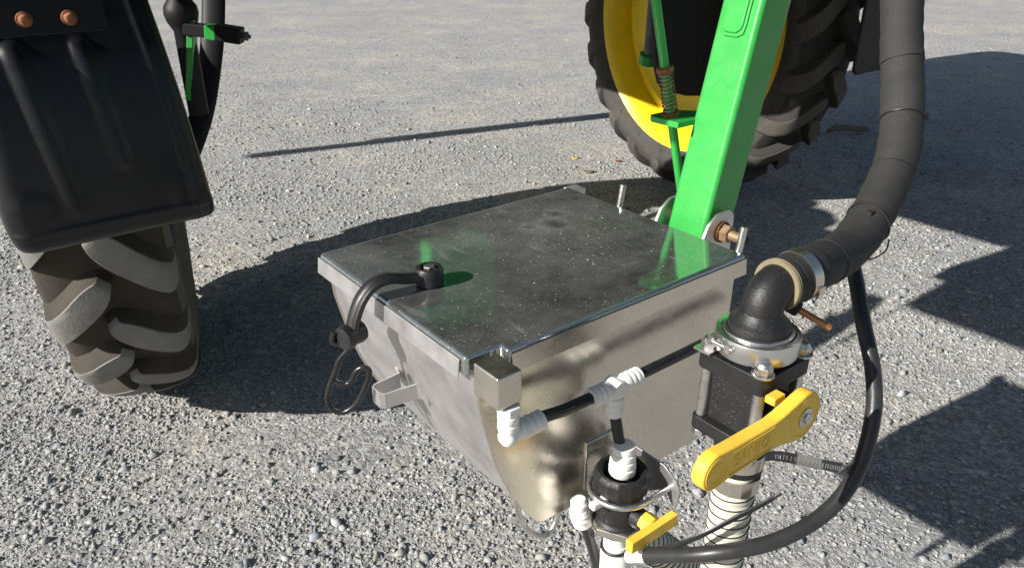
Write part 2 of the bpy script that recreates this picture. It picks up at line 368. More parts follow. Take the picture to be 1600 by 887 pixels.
# ------------------------------------------------------------------ tyres and wheels
def make_tyre(R, hw, rim, nlug, lugh=.052, seg=144):
    """mesh about the origin, axle along local x; materials 0 carcass, 1 lug top, 2 sidewall"""
    R0 = R - lugh; mb = MB()
    half = [(0, R0), (.3 * hw, R0 - .002), (.6 * hw, R0 - .010), (.86 * hw, R0 - .026), (.98 * hw, R0 - .05), (1.04 * hw, R0 - .085), (1.06 * hw, lerp(R0, rim, .55)),
            (1.0 * hw, lerp(R0, rim, .78)), (.90 * hw, rim + .022), (.86 * hw, rim + .004), (.80 * hw, rim - .012)]
    full = [(-a, r) for a, r in half[::-1]] + half[1:]
    vs = []; fs = []; n = seg; ms = []
    for a, r in full:
        for k in range(n): th = 2 * PI * k / n; vs.append((a, -r * math.sin(th), -r * math.cos(th)))
    for i in range(len(full) - 1):
        side = abs(full[i][0] + full[i + 1][0]) / 2 > .97 * hw or min(full[i][1], full[i + 1][1]) < R0 - .06
        for k in range(n):
            fs.append((i * n + k, i * n + (k + 1) % n, (i + 1) * n + (k + 1) % n, (i + 1) * n + k)); ms.append(2 if side else 0)
    mb.v = [Vector(q) for q in vs]; mb.f = fs; mb.m = ms
    # arc-length along the half profile
    hp = [Vector((a, r)) for a, r in half]; acc = [0]
    for i in range(1, len(hp)): acc.append(acc[-1] + (hp[i] - hp[i - 1]).length)
    def prof(tt):
        sg = 1 if tt >= 0 else -1; q = abs(tt); i = 0
        while i < len(acc) - 2 and acc[i + 1] < q: i += 1
        fr = (q - acc[i]) / (acc[i + 1] - acc[i]); p_ = hp[i].lerp(hp[i + 1], fr); d = (hp[i + 1] - hp[i]).normalized()
        return p_.x * sg, p_.y, Vector((-d.y * sg, d.x)) if True else None
    Tend = acc[5] + .02
    cols = [(-1.36, 0, 0), (-1.14, .52, 0), (-.99, .94, 0), (-.93, .995, 1), (-.5, 1, 1), (0, 1, 1), (.5, 1, 1), (.93, .995, 1), (.99, .94, 1), (1.14, .52, 0), (1.36, 0, 0)]
    rows = [(-.13, 0, .40), (-.10, .55, .50), (-.08, .90, .58), (-.06, .985, .65), (-.03, 1, .78), (.01, 1, .88), (.06, 1, .96), (.13, 1, 1), (.22, 1, .98), (.32, 1, .97), (.42, 1, .98), (.52, 1, 1.02), (.61, .98, 1.07), (.70, .90, 1.13), (.77, .78, 1.18), (.83, .62, 1.2), (.89, .42, 1.22), (.95, .22, 1.24), (1.0, .06, 1.25)]
    for side in (1, -1):
        for k in range(nlug):
            th0 = 2 * PI * (k + (.5 if side < 0 else 0)) / nlug
            vs = []; fs = []; ms = []
            for u, hh, ww in rows:
                for cv, ch, _ in cols:
                    tt = u * Tend + .016; sc_ = -.225 * (1.25 * u - .25 * u * u) if u > 0 else -.28 * u
                    dt, dsn = Tend, -.235; nn = math.hypot(dt, dsn)
                    wdt = .043 * ww * cv
                    t2 = tt - dsn / nn * wdt * -1 * 0 + (dsn / nn) * -wdt * .8; s2 = sc_ + (dt / nn) * wdt
                    a, r, nrm = prof(max(t2, -.03))
                    hgt = lugh * hh * ch - .003
                    wv = side * a; rr = r + hgt
                    th = th0 + s2 / R
                    vs.append((wv, -rr * math.sin(th), -rr * math.cos(th)))
            nc = len(cols)
            for i in range(len(rows) - 1):
                for j in range(nc - 1):
                    fs.append((i * nc + j, i * nc + j + 1, (i + 1) * nc + j + 1, (i + 1) * nc + j))
                    ms.append(1 if (2 <= j <= nc - 4 and i >= 1) else 0)
            o_ = len(mb.v); mb.v += [Vector(q) for q in vs]; mb.f += [tuple(q + o_ for q in f) for f in fs]; mb.m += ms
    return mb
def xf(mb, mtx): mb.v = [mtx @ q for q in mb.v]; return mb

def wheel(name, label, pos, a_deg, R, hw, rim, nlug, rimmat, group, spokes=0, roll=0, rub=('carc', 'lug', 'sidew')):
    t = thing(name, label, 'wheel', (pos[0], pos[1], 0), math.radians(a_deg), group)
    mt = Matrix.Translation((pos[0], pos[1], R - .012)) @ Matrix.Rotation(math.radians(a_deg), 4, 'Z') @ Matrix.Rotation(math.radians(roll), 4, 'X')
    part('tyre', xf(make_tyre(R, hw, rim, nlug), mt), list(rub), t, smooth=42, fixn=True)
    ax = Vector((1, 0, 0))
    m = MB(); pr = [(rim + .028, -.90 * hw), (rim + .032, -.86 * hw), (rim + .004, -.80 * hw), (rim - .035, -.6 * hw), (rim - .055, -.3 * hw), (rim - .075, 0), (rim - .055, .3 * hw), (rim - .035, .6 * hw),
                    (rim + .004, .80 * hw), (rim + .032, .86 * hw), (rim + .028, .90 * hw), (rim - .012, .82 * hw), (rim - .055, .58 * hw), (rim - .07, .3 * hw), (rim - .09, 0), (rim - .07, -.3 * hw), (rim - .055, -.58 * hw), (rim - .012, -.82 * hw)]
    m.lathe(pr + [pr[0]], (0, 0, 0), ax, 72, caps=False); part('rim', xf(m, mt), rimmat, t, smooth=40)
    m = MB()
    if spokes:
        m.lathe([(.27, -.012), (.27, .012), (.10, .012), (.10, -.012), (.27, -.012)], (0, 0, 0), ax, 40, caps=False)
        part('hub_plate', xf(m, mt), rimmat, t)
        for k in range(spokes):
            an_ = 2 * PI * k / spokes; q = Vector((0, math.cos(an_), math.sin(an_))); p_ = Vector((0, -math.sin(an_), math.cos(an_)))
            m = MB(); m.box(q * ((.26 + rim - .07) / 2), .02, rim - .07 - .26 + .02, .16, ax, q, p_); part('spoke', xf(m, mt), rimmat, t, .004)
    else:
        m.lathe([(rim - .085, .012), (rim - .15, -.01), (rim - .22, .045), (.34, .06), (.30, .03), (.12, .03), (.12, .01), (.30, .01), (.34, .04), (rim - .22, .025), (rim - .15, -.03), (rim - .085, -.008), (rim - .085, .012)], (0, 0, 0), ax, 64, caps=False)
        part('disc', xf(m, mt), rimmat, t, smooth=40)
    m = MB(); m.lathe([(.05, -.2), (.16, -.2), (.19, -.17), (.19, .02), (.15, .06), (.05, .07)], (0, 0, 0), ax, 36); part('hub', xf(m, mt), 'hub', t)
    for k in range(10):
        an_ = 2 * PI * k / 10; m = MB(); m.hexa((-.012 if spokes == 0 else .012, .235 * math.cos(an_), .235 * math.sin(an_)), -ax if spokes == 0 else ax, .017, .024); part('wheel_nut', xf(m, mt), 'hub', t, smooth=20)
    return t
wheel('field_wheel', 'lug tyred wheel behind the black fender at the left edge', (-1.330, 2.5), 22.5, .95, .156, .66, 21, 'chas', 'lug tyred wheels', spokes=8, roll=4)
wheel('field_wheel', 'lug tyred wheel with yellow rim behind the green arm', (1.09, 4.60), 30, .97, .19, .74, 22, 'yel_rim', 'lug tyred wheels', roll=3, rub=('carc_shaded', 'lug_shaded', 'side_shaded'))

# ------------------------------------------------------------------ fender over the near wheel
fd = thing('fender', 'black moulded plastic fender hanging over the left tyre', 'fender', tuple(V(-.17, 1.0, 0)))
def fender_surface():
    mb = MB(); nu, nv_ = 90, 120; cy, cz, rad = 2.09, .95, 1.15; r_ = .032
    z_of = []
    for j in range(nv_ + 1):
        ph = math.radians(-1.2) + (math.radians(28) + math.radians(1.2)) * (j / nv_) ** 1.25; z_of.append(ph)
    for j, ph in enumerate(z_of):
        zb = cz + rad * math.sin(ph); arc = rad * (ph - z_of[0])
        xl = -.352 + .05 * max(0, zb - .93) + .02 * math.exp(-arc / .03); xr = .022 - .085 * max(0, zb - .93)
        for i in range(nu + 1):
            u = i / nu; x = lerp(xl, xr, u); e = min(x - xl, xr - x, arc + .0)
            roll = 0
            for dd in (x - xl, xr - x, arc):
                if dd < r_: roll += r_ - math.sqrt(max(0, r_ * r_ - (r_ - dd) ** 2))
            bmp = 0
            def rib(x0, x1, s0, s1, wd, hh):
                fr = (arc - s0) / (s1 - s0); f2 = min(max(fr, 0), 1); xc = lerp(x0, x1, f2); da = (arc - lerp(s0, s1, f2)); dd = math.hypot(x - xc, da)
                return hh * max(0, 1 - (dd / wd) ** 2) ** 1.2
            bmp += rib(-.234, -.262, .075, .36, .022, .011) + rib(-.136, -.156, .15, .36, .020, .009) + .004 * math.exp(-((arc - .040) / .006) ** 2) + .004 * math.exp(-((xr - x - .040) / .005) ** 2)
            for xc, s0 in ((-.298, .080), (-.030, .066)):
                dd = math.hypot(x - xc, arc - s0); bmp += .0045 / (1 + math.exp((dd - .034) / .0045))
            bmp -= .006 / (1 + math.exp((abs(x - (xl + xr) / 2) - .135) / .004)) / (1 + math.exp((.36 - arc) / .006))
            rr = rad + bmp - min(roll, .05)
            mb.v.append(V(x, cy - rr * math.cos(ph), cz + rr * math.sin(ph)))
    for j in range(nv_):
        for i in range(nu):
            a = j * (nu + 1) + i; mb.f.append((a, a + 1, a + nu + 2, a + nu + 1)); mb.m.append(0)
    # turned-back flanges on the two sides and the bottom
    def flange(ids, off):
        o_ = len(mb.v)
        for q in ids:
            p_ = mb.v[q]; mb.v.append(p_ + off(q))
        for k in range(len(ids) - 1): mb.f.append((ids[k], ids[k + 1], o_ + k + 1, o_ + k)); mb.m.append(0)
    flange([j * (nu + 1) for j in range(nv_ + 1)], lambda q: EY * .05)
    flange([j * (nu + 1) + nu for j in range(nv_ + 1)], lambda q: EY * .05 + EX * .004)
    flange(list(range(nu + 1)), lambda q: EY * .045)
    return mb
part('guard_shell', fender_surface(), 'fender', fd, smooth=50, solid=.004)
m = MB(); q0 = V(-.225, .985, 1.43); m.box(q0, .235, .008, .25, EX, (EY * .97 + EZ * .22).normalized(), (EZ * .97 - EY * -.22).normalized()); part('bracket_plate', m, 'chas', fd, .008, seg=3)
for x_, z_ in ((-.236, 1.335), (-.168, 1.333)):
    c_ = V(x_, .955, z_); m = MB(); m.lathe([(.003, .016), (.007, .015), (.0095, .010), (.0095, .004), (.0125, .003), (.0125, -.004)], c_, -EY, 20); part('bolt', m, 'rust', fd)

hoop = spline([(-1.063, 3.005, 1.398), (-1.063, 2.916, 1.214), (-1.069, 2.847, 1.07), (-1.092, 2.767, 0.906), (-1.124, 2.713, 0.793), (-1.186, 2.648, 0.659), (-1.277, 2.589, 0.536)], 8)
m = MB(); m.tube(hoop, .040, 16, up=Vector((1, .2, 0)), rb=.016); part('rear_stay', m, 'chas', fd)

# steering linkage seen between fender and wheel
sk = thing('steering_cylinder', 'green and black steering linkage in front of the left wheel', 'cylinder', (-.9, 2.4, 0), 0)
m = MB(); m.lathe([(.004, .052), (.03, .045), (.047, .02), (.05, 0), (.044, -.025), (.03, -.05), (.03, -.3)], (-.985, 2.42, 1.225), Vector((0, 0, 1)), 28); part('ball_joint', m, 'chas', sk)
m = MB(); m.box((-.93, 2.40, 1.179), .09, .04, .036, Vector((1, 0, -.12)).normalized(), Vector((0, 1, 0)), Vector((.12, 0, 1)).normalized()); part('shaded_tie_bar', m, 'chas', sk, .004)  # green bar; the dark colour stands in for the shade on it
m = MB(); m.box((-.893, 2.398, 1.174), .034, .05, .042, Vector((1, 0, -.12)).normalized(), Vector((0, 1, 0)), Vector((.12, 0, 1)).normalized()); part('tie_bar_end', m, 'green', sk, .004)
m = MB(); m.box((-.842, 2.395, 1.169), .076, .05, .046, Vector((1, 0, -.16)).normalized(), Vector((0, 1, 0)), Vector((.16, 0, 1)).normalized()); part('end_block', m, 'chas', sk, .004)
m = MB(); m.lathe([(.009, 0), (.009, .008), (.013, .008), (.013, .016), (.006, .017), (.006, .024)], (-.804, 2.395, 1.164), Vector((1, 0, -.16)), 12); part('hose_nipple', m, 'hub', sk)
m = MB(); m.box((-.975, 2.41, 1.09), .02, .04, .24, Vector((1, 0, 0)), Vector((0, 1, 0)), Vector((.2, 0, 1)).normalized()); part('steering_arm', m, 'green', sk, .003)

# ------------------------------------------------------------------ stainless induction box
bx = thing('induction_box', 'stainless steel box with flat dusty lid and curved belly', 'box', tuple(V(.25, .2, .715)))
prof = [(.012, 1.012), (.0122, .998), (.015, .965), (.021, .938), (.029, .905), (.038, .871), (.050, .838), (.064, .806), (.082, .772), (.103, .741), (.109, .734), (.12, .728),
        (.30, .716), (.46, .716), (.478, .730), (.488, .77), (.493, .85), (.493, 1.012)]
m = MB(); m.prism([(x, z) for x, z in prof], V(0, .39, 0), EX, EZ, .378); part('belly_sheet', m, 'ss', bx, .002, smooth=25)
m = MB(); m.prism([(x + (-.002 if x < .2 else .002), z - (.002 if z < .9 else 0)) for x, z in prof], V(0, .0135, 0), EX, EZ, .004); part('end_panel', m, 'ss_pol', bx, .0008, smooth=25)
m = MB(); m.prism([(x + (-.002 if x < .2 else .002), z - (.002 if z < .9 else 0)) for x, z in prof], V(0, .3945, 0), EX, EZ, .004); part('end_panel', m, 'ss_pol', bx, .0008, smooth=25)
m = MB(); m.prism([(.05, 0), (.505, 0), (.505, .402), (0, .402), (0, .016), (.05, .016)], V(0, 0, 1.006), EX, EY, .029); lid = part('lid', m, 'lid', bx, .006, smooth=0, seg=4)
# paint the turned-down lip in the side finish: separate folded skirt plates, 1.5 mm proud
fl_ = math.radians(7); m = MB(); m.box(V(.2785, -.0030, 1.0165), .449, .002, .025, EX, (EY * math.cos(fl_) + EZ * -math.sin(fl_)), (EZ * math.cos(fl_) + EY * math.sin(fl_))); part('lid_lip', m, 'ss_pol', lid, .0008)
m = MB(); m.box(V(-.0030, .2135, 1.0165), .002, .375, .025, (EX * math.cos(fl_) - EZ * math.sin(fl_)), EY, (EZ * math.cos(fl_) + EX * math.sin(fl_))); part('lid_lip', m, 'ss', lid, .0008)
m = MB(); m.box(V(.0235, -.0145, 1.0085), .036, .048, .044); part('inlet_block', m, 'ss_pol', bx, .003, seg=3)
m = MB(); m.box(V(.512, .392, 1.022), .03, .03, .025); part('hinge_block', m, 'ss', bx, .002)
# rubber latch
sp = [V(.074, .207, 1.049), V(.056, .208, 1.050), V(.034, .210, 1.054), V(.012, .212, 1.060), V(-.010, .214, 1.056), V(-.027, .216, 1.040), V(-.038, .217, 1.018), V(-.044, .218, .998)]
sp = spline(sp, 6)
m = MB(); m.tube(sp, [.0095 if 3 < i < len(sp) - 4 else .0105 for i in range(len(sp))], 14, up=EY, rb=.0072)
m.tube([p_ + EY * .0075 for p_ in sp], .0052, 10); m.tube([p_ - EY * .0075 for p_ in sp], .0052, 10)
st = part('latch_strap', m, 'strap', bx)
m = MB(); m.lathe([(.016, 0), (.0185, .001), (.0195, .004), (.0185, .008), (.0195, .012), (.0195, .022), (.0175, .026), (.0125, .0262), (.012, .020), (.001, .020)], V(.074, .207, 1.0352), EZ, 36); part('latch_knob', m, 'strap', st)
m = MB(); m.lathe([(.0085, 0), (.009, .002), (.009, .003)], V(.074, .207, 1.054), EZ, 24); m.hexa(V(.074, .207, 1.057), EZ, .0085, .006); part('bolt_head', m, 'steel', st)
m = MB(); m.lathe([(.010, -.017), (.0155, -.016), (.0165, -.010), (.0155, -.002), (.0155, .002), (.0165, .010), (.0155, .016), (.010, .017)], V(-.045, .218, .992), (EX * .9 + EY * .25), 28); part('latch_barrel', m, 'strap', st)
hk = [(-.235, .890, 1.000), (-.238, .890, .985), (-.228, .893, .979), (-.212, .897, .979), (-.22, .897, .969), (-.234, .897, .952), (-.241, .897, .934), (-.252, .897, .908), (-.257, .897, .887), (-.251, .897, .871), (-.236, .897, .867), (-.219, .897, .879), (-.205, .897, .903), (-.196, .897, .926), (-.196, .897, .937),
      (-.204, .897, .940), (-.213, .897, .934), (-.219, .897, .922), (-.226, .897, .914), (-.236, .897, .914), (-.244, .898, .918)]
m = MB(); m.tube(spline(hk, 5), .0041, 12); part('latch_hook', m, 'wire', st)
# catch bracket: folded strip
pth = [(.030, .243), (.026, .226), (-.016, .222), (-.022, .217), (-.022, .196), (-.016, .191), (.030, .186), (.036, .180), (.034, .160)]
m = MB()
for (x0, y0), (x1, y1) in zip(pth[:-1], pth[1:]):
    d = Vector((x1 - x0, y1 - y0)); nrm = Vector((-d.y, d.x)).normalized() * .0012
    m.add([V(x0 + nrm.x, y0 + nrm.y, .876), V(x1 + nrm.x, y1 + nrm.y, .876), V(x1 - nrm.x, y1 - nrm.y, .876), V(x0 - nrm.x, y0 - nrm.y, .876),
           V(x0 + nrm.x, y0 + nrm.y, .900), V(x1 + nrm.x, y1 + nrm.y, .900), V(x1 - nrm.x, y1 - nrm.y, .900), V(x0 - nrm.x, y0 - nrm.y, .900)],
          [(0, 3, 2, 1), (4, 5, 6, 7), (0, 1, 5, 4), (1, 2, 6, 5), (2, 3, 7, 6), (3, 0, 4, 7)])
part('catch_bracket', m, 'ss', bx, smooth=25)
m = MB(); m.tube(spline([V(.112, .06, .735), V(.116, .06, .705), V(.129, .06, .672), V(.150, .06, .645), V(.168, .06, .632), V(.184, .06, .640), V(.193, .06, .662), V(.191, .06, .69), V(.185, .06, .725)], 6), .0045, 12); part('wire_handle', m, 'steel', bx)
for y_, dx in ((.294, 0), (.034, .0)):
    m = MB(); m.tube(spline([V(.500, y_, .985), V(.520, y_, .998), V(.531, y_, 1.018), V(.536, y_, 1.040), V(.539, y_, 1.060)], 6), .0058, 14); part('hinge_pin', m, 'steel', bx)
for y_ in (.103, .205):
    m = MB(); pl_ = [(.49, .955), (.585, .955), (.604, .975), (.604, 1.043), (.594, 1.055), (.562, 1.055), (.540, 1.040), (.520, 1.0), (.49, 1.0)]
    m.prism(pl_, V(0, y_ + .003, 0), EX, EZ, .006); part('clevis_lug', m, 'ss', bx, .001)
# outlet bracket for small valve
m = MB(); m.box(V(.226, .0085, .785), .065, .006, .085); part('valve_pad', m, 'ss_pol', bx, .004, seg=3)

# ------------------------------------------------------------------ green lift arm
la = thing('lift_arm', 'bright green painted steel arm rising from the box', 'lift arm', tuple(V(.6, .15, .95)))
tilt = math.atan2(.081, .355); AX = (EZ * math.cos(tilt) + EX * math.sin(tilt)); AN_ = (EX * math.cos(tilt) - EZ * math.sin(tilt))
def beam(s, n_, y): return V(.548, 0, 1.024) + AX * s + AN_ * n_ + EY * y      # s along the arm, n_ away from the lit face
m = MB(); c0 = beam(.35, .0375, .154)
m.box(c0, .075, .078, .95, AN_, EY, AX); part('main_tube', m, 'green', la, .009, smooth=35, seg=5)
m = MB(); m.prism([(.176, 0), (.176, .6), (.1375, .6), (.1375, .012), (.1395, .002), (.148, -.004), (.168, -.004)][::-1], beam(.315, 0, 0), EY, AX, -.0065); part('reinforcing_plate', m, 'green', la, .0025, seg=3)
m = MB(); m.prism([(.180, -.003), (.180, .6), (.1335, .6), (.1335, .010), (.1355, -.004), (.146, -.0095), (.170, -.0095)][::-1], beam(.315, 0, 0), EY, AX, -.0032); part('weld_bead', m, 'green', la, .0025)
bc = V(.575, 0, 1.022)
m = MB(); m.tube([bc + EY * .215, bc + EY * .060], .0085, 18); part('pivot_bolt', m, 'rustz', la)
m = MB(); m.lathe([(.018, 0), (.018, .003), (.010, .003)], bc + EY * .0995, -EY, 24); part('washer', m, 'rust', la)
m = MB(); m.hexa(bc + EY * .096, -EY, .0155, .014); part('pivot_nut', m, 'rustz', la, smooth=20)
m = MB(); m.lathe([(.0075, 0), (.0075, .01)], bc + EY * .0605, -EY, 16); part('bolt_end', m, 'chas', la)
def rod(z): 
    k = (z - 1.378) / (1.076 - 1.378); return V(lerp(.512, .609, k), .227, z)
m = MB(); m.tube([rod(1.0), rod(1.75)], .0075, 16); part('link_rod', m, 'green', la)
rd = (rod(1.4) - rod(1.0)).normalized()
m = MB(); h0, h1, turns = 1.200, 1.266, 10; hp_ = []
u_ = rd.orthogonal().normalized(); v_ = rd.cross(u_)
for k in range(turns * 16 + 1):
    a = 2 * PI * k / 16; c_ = rod(lerp(h0, h1, k / (turns * 16))); hp_.append(c_ + u_ * (.0112 * math.cos(a)) + v_ * (.0112 * math.sin(a)))
m.tube(hp_, .0014, 6); part('spring', m, 'rustz', la)
for z_, hgt in ((1.192, .007), (1.266, .0085)):
    m = MB(); m.lathe([(.009, 0), (.0142, .0005), (.0145, hgt * .5), (.0135, hgt), (.009, hgt)], rod(z_), rd, 20); part('spring_collar', m, 'rust', la)
m = MB(); m.prism([(.545, .188), (.645, .188), (.645, .215), (.618, .245), (.60, .2555), (.553, .2555), (.545, .247)], V(0, 0, 1.181), EX, EY, .010); part('rod_tab', m, 'green', la, .0015)

# ------------------------------------------------------------------ water line: elbow, tubes, tee
wl = thing('rinse_line', 'white push fit elbow and tee joined by black pipe on the box end', 'pipe', tuple(V(.2, -.03, .93)))
def fitting(m, o, ax, L_, r, ribs=3):
    """push-fit socket from o along ax"""
    pr = [(r * .82, 0), (r * .84, L_ * .30), (r, L_ * .34)]
    for k in range(ribs):
        a = L_ * (.36 + .58 * k / ribs); w_ = L_ * .58 / ribs
        pr += [(r * 1.0, a), (r * 1.035, a + w_ * .25), (r * 1.03, a + w_ * .60), (r * .965, a + w_ * .66), (r * .97, a + w_ * .95)]
    pr += [(r * 1.02, L_ * .95), (r * 1.0, L_), (r * .62, L_), (r * .60, L_ * .97)]
    m.lathe(pr, o, ax, 32)
ec = V(.027, -.030, .941)
m = MB(); fitting(m, ec + EZ * -.004, EZ, .04, .0128, 2); fitting(m, ec, EX, .050, .0130); m.lathe([(.002, -.0135), (.009, -.011), (.0125, -.005), (.0128, 0), (.009, .009), (.002, .012)], ec, EZ, 24)
part('push_fit_elbow', m, 'white', wl)
m = MB(); m.hexa(ec + EZ * .034, EZ, .0158, .0100); part('elbow_nut', m, 'white', wl, .001, smooth=20)
tcn = V(.204, -.030, .936)
m = MB(); fitting(m, tcn, -EX, .044, .0131); fitting(m, tcn, EX, .044, .0131); fitting(m, tcn, -EZ, .042, .0131); m.lathe([(.0118, -.012), (.0125, 0), (.0118, .012)], tcn, EY, 24)
part('push_fit_tee', m, 'white', wl)
m = MB(); m.tube([V(.075, -.030, .944), V(.115, -.031, .939), V(.163, -.030, .937)], .0078, 18); part('pipe', m, 'tube', wl)
m = MB(); m.tube(spline([V(.245, -.030, .937), V(.33, -.031, .938), V(.42, -.032, .94), V(.52, -.032, .942)], 5), .0078, 18); part('pipe', m, 'tube', wl)
SV = V(.203, -.055, 0)
m = MB(); m.tube(spline([V(.206, -.031, .897), V(.205, -.040, .87), V(.2035, -.052, .838)], 5), .0078, 18); part('pipe', m, 'tube', wl)
m = MB(); m.lathe([(.0170, 0), (.0185, .003), (.0185, .012), (.0168, .013), (.0168, .016), (.0180, .017), (.0176, .023), (.0158, .024), (.0158, .027), (.0170, .028), (.0166, .034), (.0148, .035), (.0148, .038), (.0158, .039), (.0150, .046), (.009, .046)], SV + EZ * .812, EZ, 32); part('push_fit_connector', m, 'white', wl)

# ------------------------------------------------------------------ small ball valve
sv = thing('ball_valve', 'small black ball valve with yellow lever under white tee', 'valve', tuple(SV + EZ * .60), group='ball valves')
rib12 = lambda a, h: 1 + (.02 if (math.degrees(a) % 24) < 6 else 0)
m = MB(); m.lathe([(.019, .008), (.024, .008), (.0255, .020), (.028, .025), (.033, .026), (.0365, .022), (.0375, .018), (.0375, 0), (.033, -.002)], SV + EZ * .792, EZ, 90, fn=rib12); part('union_nut', m, 'blk', sv)
m = MB(); m.lathe([(.032, .79), (.0325, .75), (.032, .741), (.034, .738), (.036, .735), (.036, .722), (.030, .716), (.02, .716)], SV, EZ, 36); part('body', m, 'blk', sv)
m = MB(); m.hexa(SV + EZ * .722, EZ, .042, .014); part('hex_base', m, 'ss_pol', sv, .0015, smooth=20)
m = MB(); m.lathe([(.012, 0), (.015, .001), (.015, .022), (.013, .022)], SV - EY * .030 + EZ * .757, -EY, 24); part('stem_boss', m, 'blk', sv)
m = MB(); m.prism([(-.052, -.0095), (.036, -.0095), (.036, .0095), (-.052, .0095)], SV - EY * .062 + EZ * .761, EX, EZ, .012); m.lathe([(.0150, 0), (.0150, .016), (.013, .018)], SV - EY * .046 + EZ * .760, -EY, 8); part('lever', m, 'yel', sv, .002)
ub = []
for k in range(17):
    a = PI / 2 + PI * k / 16; ub.append(SV + EX * (0.043 * math.cos(a)) + EY * (0.043 * math.sin(a)) + EZ * .787)
ub = [SV + EX * .060 + EY * .043 + EZ * .787] + ub + [SV + EX * .064 - EY * .043 + EZ * .787]
m = MB(); m.tube(ub, .0042, 12); part('u_bolt', m, 'steel', sv)
m = MB(); m.prism([(.045, .752), (.045, .818), (-.03, .818), (-.052, .806), (-.060, .793), (-.058, .765), (-.052, .762), (-.046, .768), (-.040, .776), (-.03, .776), (-.01, .760)], SV + EX * .050, EY, EZ, .003); part('mount_plate', m, 'ss', sv, .0006)
m = MB(); m.hexa(SV + EX * .054 - EY * .043 + EZ * .787, EX, .0085, .008); part('u_bolt_nut', m, 'hub', sv, smooth=20)
m = MB(); m.lathe([(.0195, .716), (.0195, .706), (.0175, .702), (.0175, .690), (.019, .688), (.019, .676), (.022, .670), (.022, .62), (.018, .6), (.018, .56)], SV, EZ, 30); m.lathe([(.018, 0), (.018, .03), (.021, .032), (.021, .05), (.014, .05)], SV + EZ * .648, EX, 26)
part('outlet_tee', m, 'white', sv)
m = MB(); m.box(V(.158, -.058, .785), .028, .012, .010); part('bleed_plug', m, 'white', sv, .003)
m = MB(); m.lathe([(.013, .0), (.0155, -.008), (.0135, -.012), (.0155, -.018), (.0135, -.024), (.0145, -.032), (.009, -.034)], V(.158, -.022, .752), EZ - EX * .25, 24); m.lathe([(.012, 0), (.013, .014), (.008, .02)], V(.158, -.022, .748), EZ, 20); part('side_connector', m, 'white', sv)
m = MB(); m.tube(spline([V(.166, -.022, .725), V(.178, -.022, .69), V(.194, -.022, .64), V(.206, -.022, .59), V(.214, -.022, .52), V(.22, -.02, .42)], 5), .0078, 16); part('drain_pipe', m, 'tube', sv)

# ------------------------------------------------------------------ large ball valve
LV = V(.262, -.190, 0)
PV = V(.262, -.190, 1.050); SCALE = (PV, .94)
lv = thing('ball_valve', 'large black flanged ball valve with long yellow handle beside the box', 'valve', tuple(LV + EZ * .86), group='ball valves')
def rsq(hs, r, n=5):
    out = []
    for cx, cy, a0 in ((hs - r, hs - r, 0), (-(hs - r), hs - r, 90), (-(hs - r), -(hs - r), 180), (hs - r, -(hs - r), 270)):
        for k in range(n + 1): a = math.radians(a0 + 90 * k / n); out.append((cx + r * math.cos(a), cy + r * math.sin(a)))
    return out
m = MB(); m.prism(rsq(.049, .010), LV + EZ * 1.020, EX, EY, .024); m.lathe([(.040, 1.044), (.040, 1.047), (.034, 1.048)], LV, EZ, 40); part('top_flange', m, 'blk', lv, .002)
m = MB(); m.prism(rsq(.049, .010), LV + EZ * .928, EX, EY, .020); m.lathe([(.036, .928), (.036, .91), (.033, .905), (.033, .87)], LV, EZ, 36); part('bottom_flange', m, 'blk', lv, .002)
m = MB(); m.prism(rsq(.038, .012), LV + EZ * .947, EX, EY, .0735); m.lathe([(.022, 0), (.022, .02), (.016, .022), (.016, .034)], LV - EY * .037 + EZ * .985, -EY, 28); part('body', m, 'blk', lv, .003)
for sx in (-1, 1):
    for sy in (-1, 1):
        c_ = LV + EX * (.0385 * sx) + EY * (.0385 * sy)
        m = MB(); m.tube([c_ + EZ * .92, c_ + EZ * 1.06], .0052, 14); m.tube([c_ + EZ * .949, c_ + EZ * 1.0195], .0075, 16); m.hexa(c_ + EZ * .917, EZ, .0095, .010); part('stud', m, 'steel', lv, smooth=25)
        m = MB(); m.lathe([(.0135, 0), (.0135, .0022), (.006, .0022)], c_ + EZ * 1.0445, EZ, 20) if sx * sy > 0 or sx > 0 else m.box(c_ + EZ * 1.0462, .032, .024, .003)
        m.hexa(c_ + EZ * 1.0470, EZ, .0108, .010); m.lathe([(.0095, 0), (.0075, .004), (.005, .0046)], c_ + EZ * 1.0568, EZ, 18); part('flange_nut', m, 'steel', lv, smooth=22)
# handle: long lever along -x on the camera side
SCALE = (PV, .93)
HY = -.262; hz = 1.003; HX = -.014
def handle_outline():
    out = []
    for k in range(15):
        a = math.radians(-112 + 224 * k / 14); out.append((HX + .258 + .032 * math.cos(a), hz + .032 * math.sin(a)))
    out += [(HX + .215, hz + .0215), (HX + .195, hz + .0185), (HX + .118, hz + .0205)]
    for k in range(13):
        a = math.radians(90 + 180 * k / 12); out.append((HX + .098 + .0225 * math.cos(a), hz + .0 + .0225 * math.sin(a)))
    out += [(HX + .118, hz - .0205), (HX + .195, hz - .0185), (HX + .215, hz - .0215)]
    return out
m = MB(); m.prism(handle_outline(), V(0, HY, 0), EX, EZ, .017); hd = part('handle', m, 'yel', lv, .0025, smooth=30, seg=3)
m = MB(); m.lathe([(.017, .017), (.0175, .0176), (.0185, .0176), (.019, .017)], V(.098 + HX, HY, hz), -EY, 36, caps=False); m.lathe([(.0115, .0168), (.012, .0175), (.0125, .0168)], V(.098 + HX, HY, hz), -EY, 30, caps=False); part('end_boss', m, 'yel', hd)
m = MB(); m.lathe([(.0245, .0168), (.025, .0176), (.0265, .0176), (.027, .0168)], V(.258 + HX, HY, hz), -EY, 40, caps=False); part('pivot_boss', m, 'yel', hd)
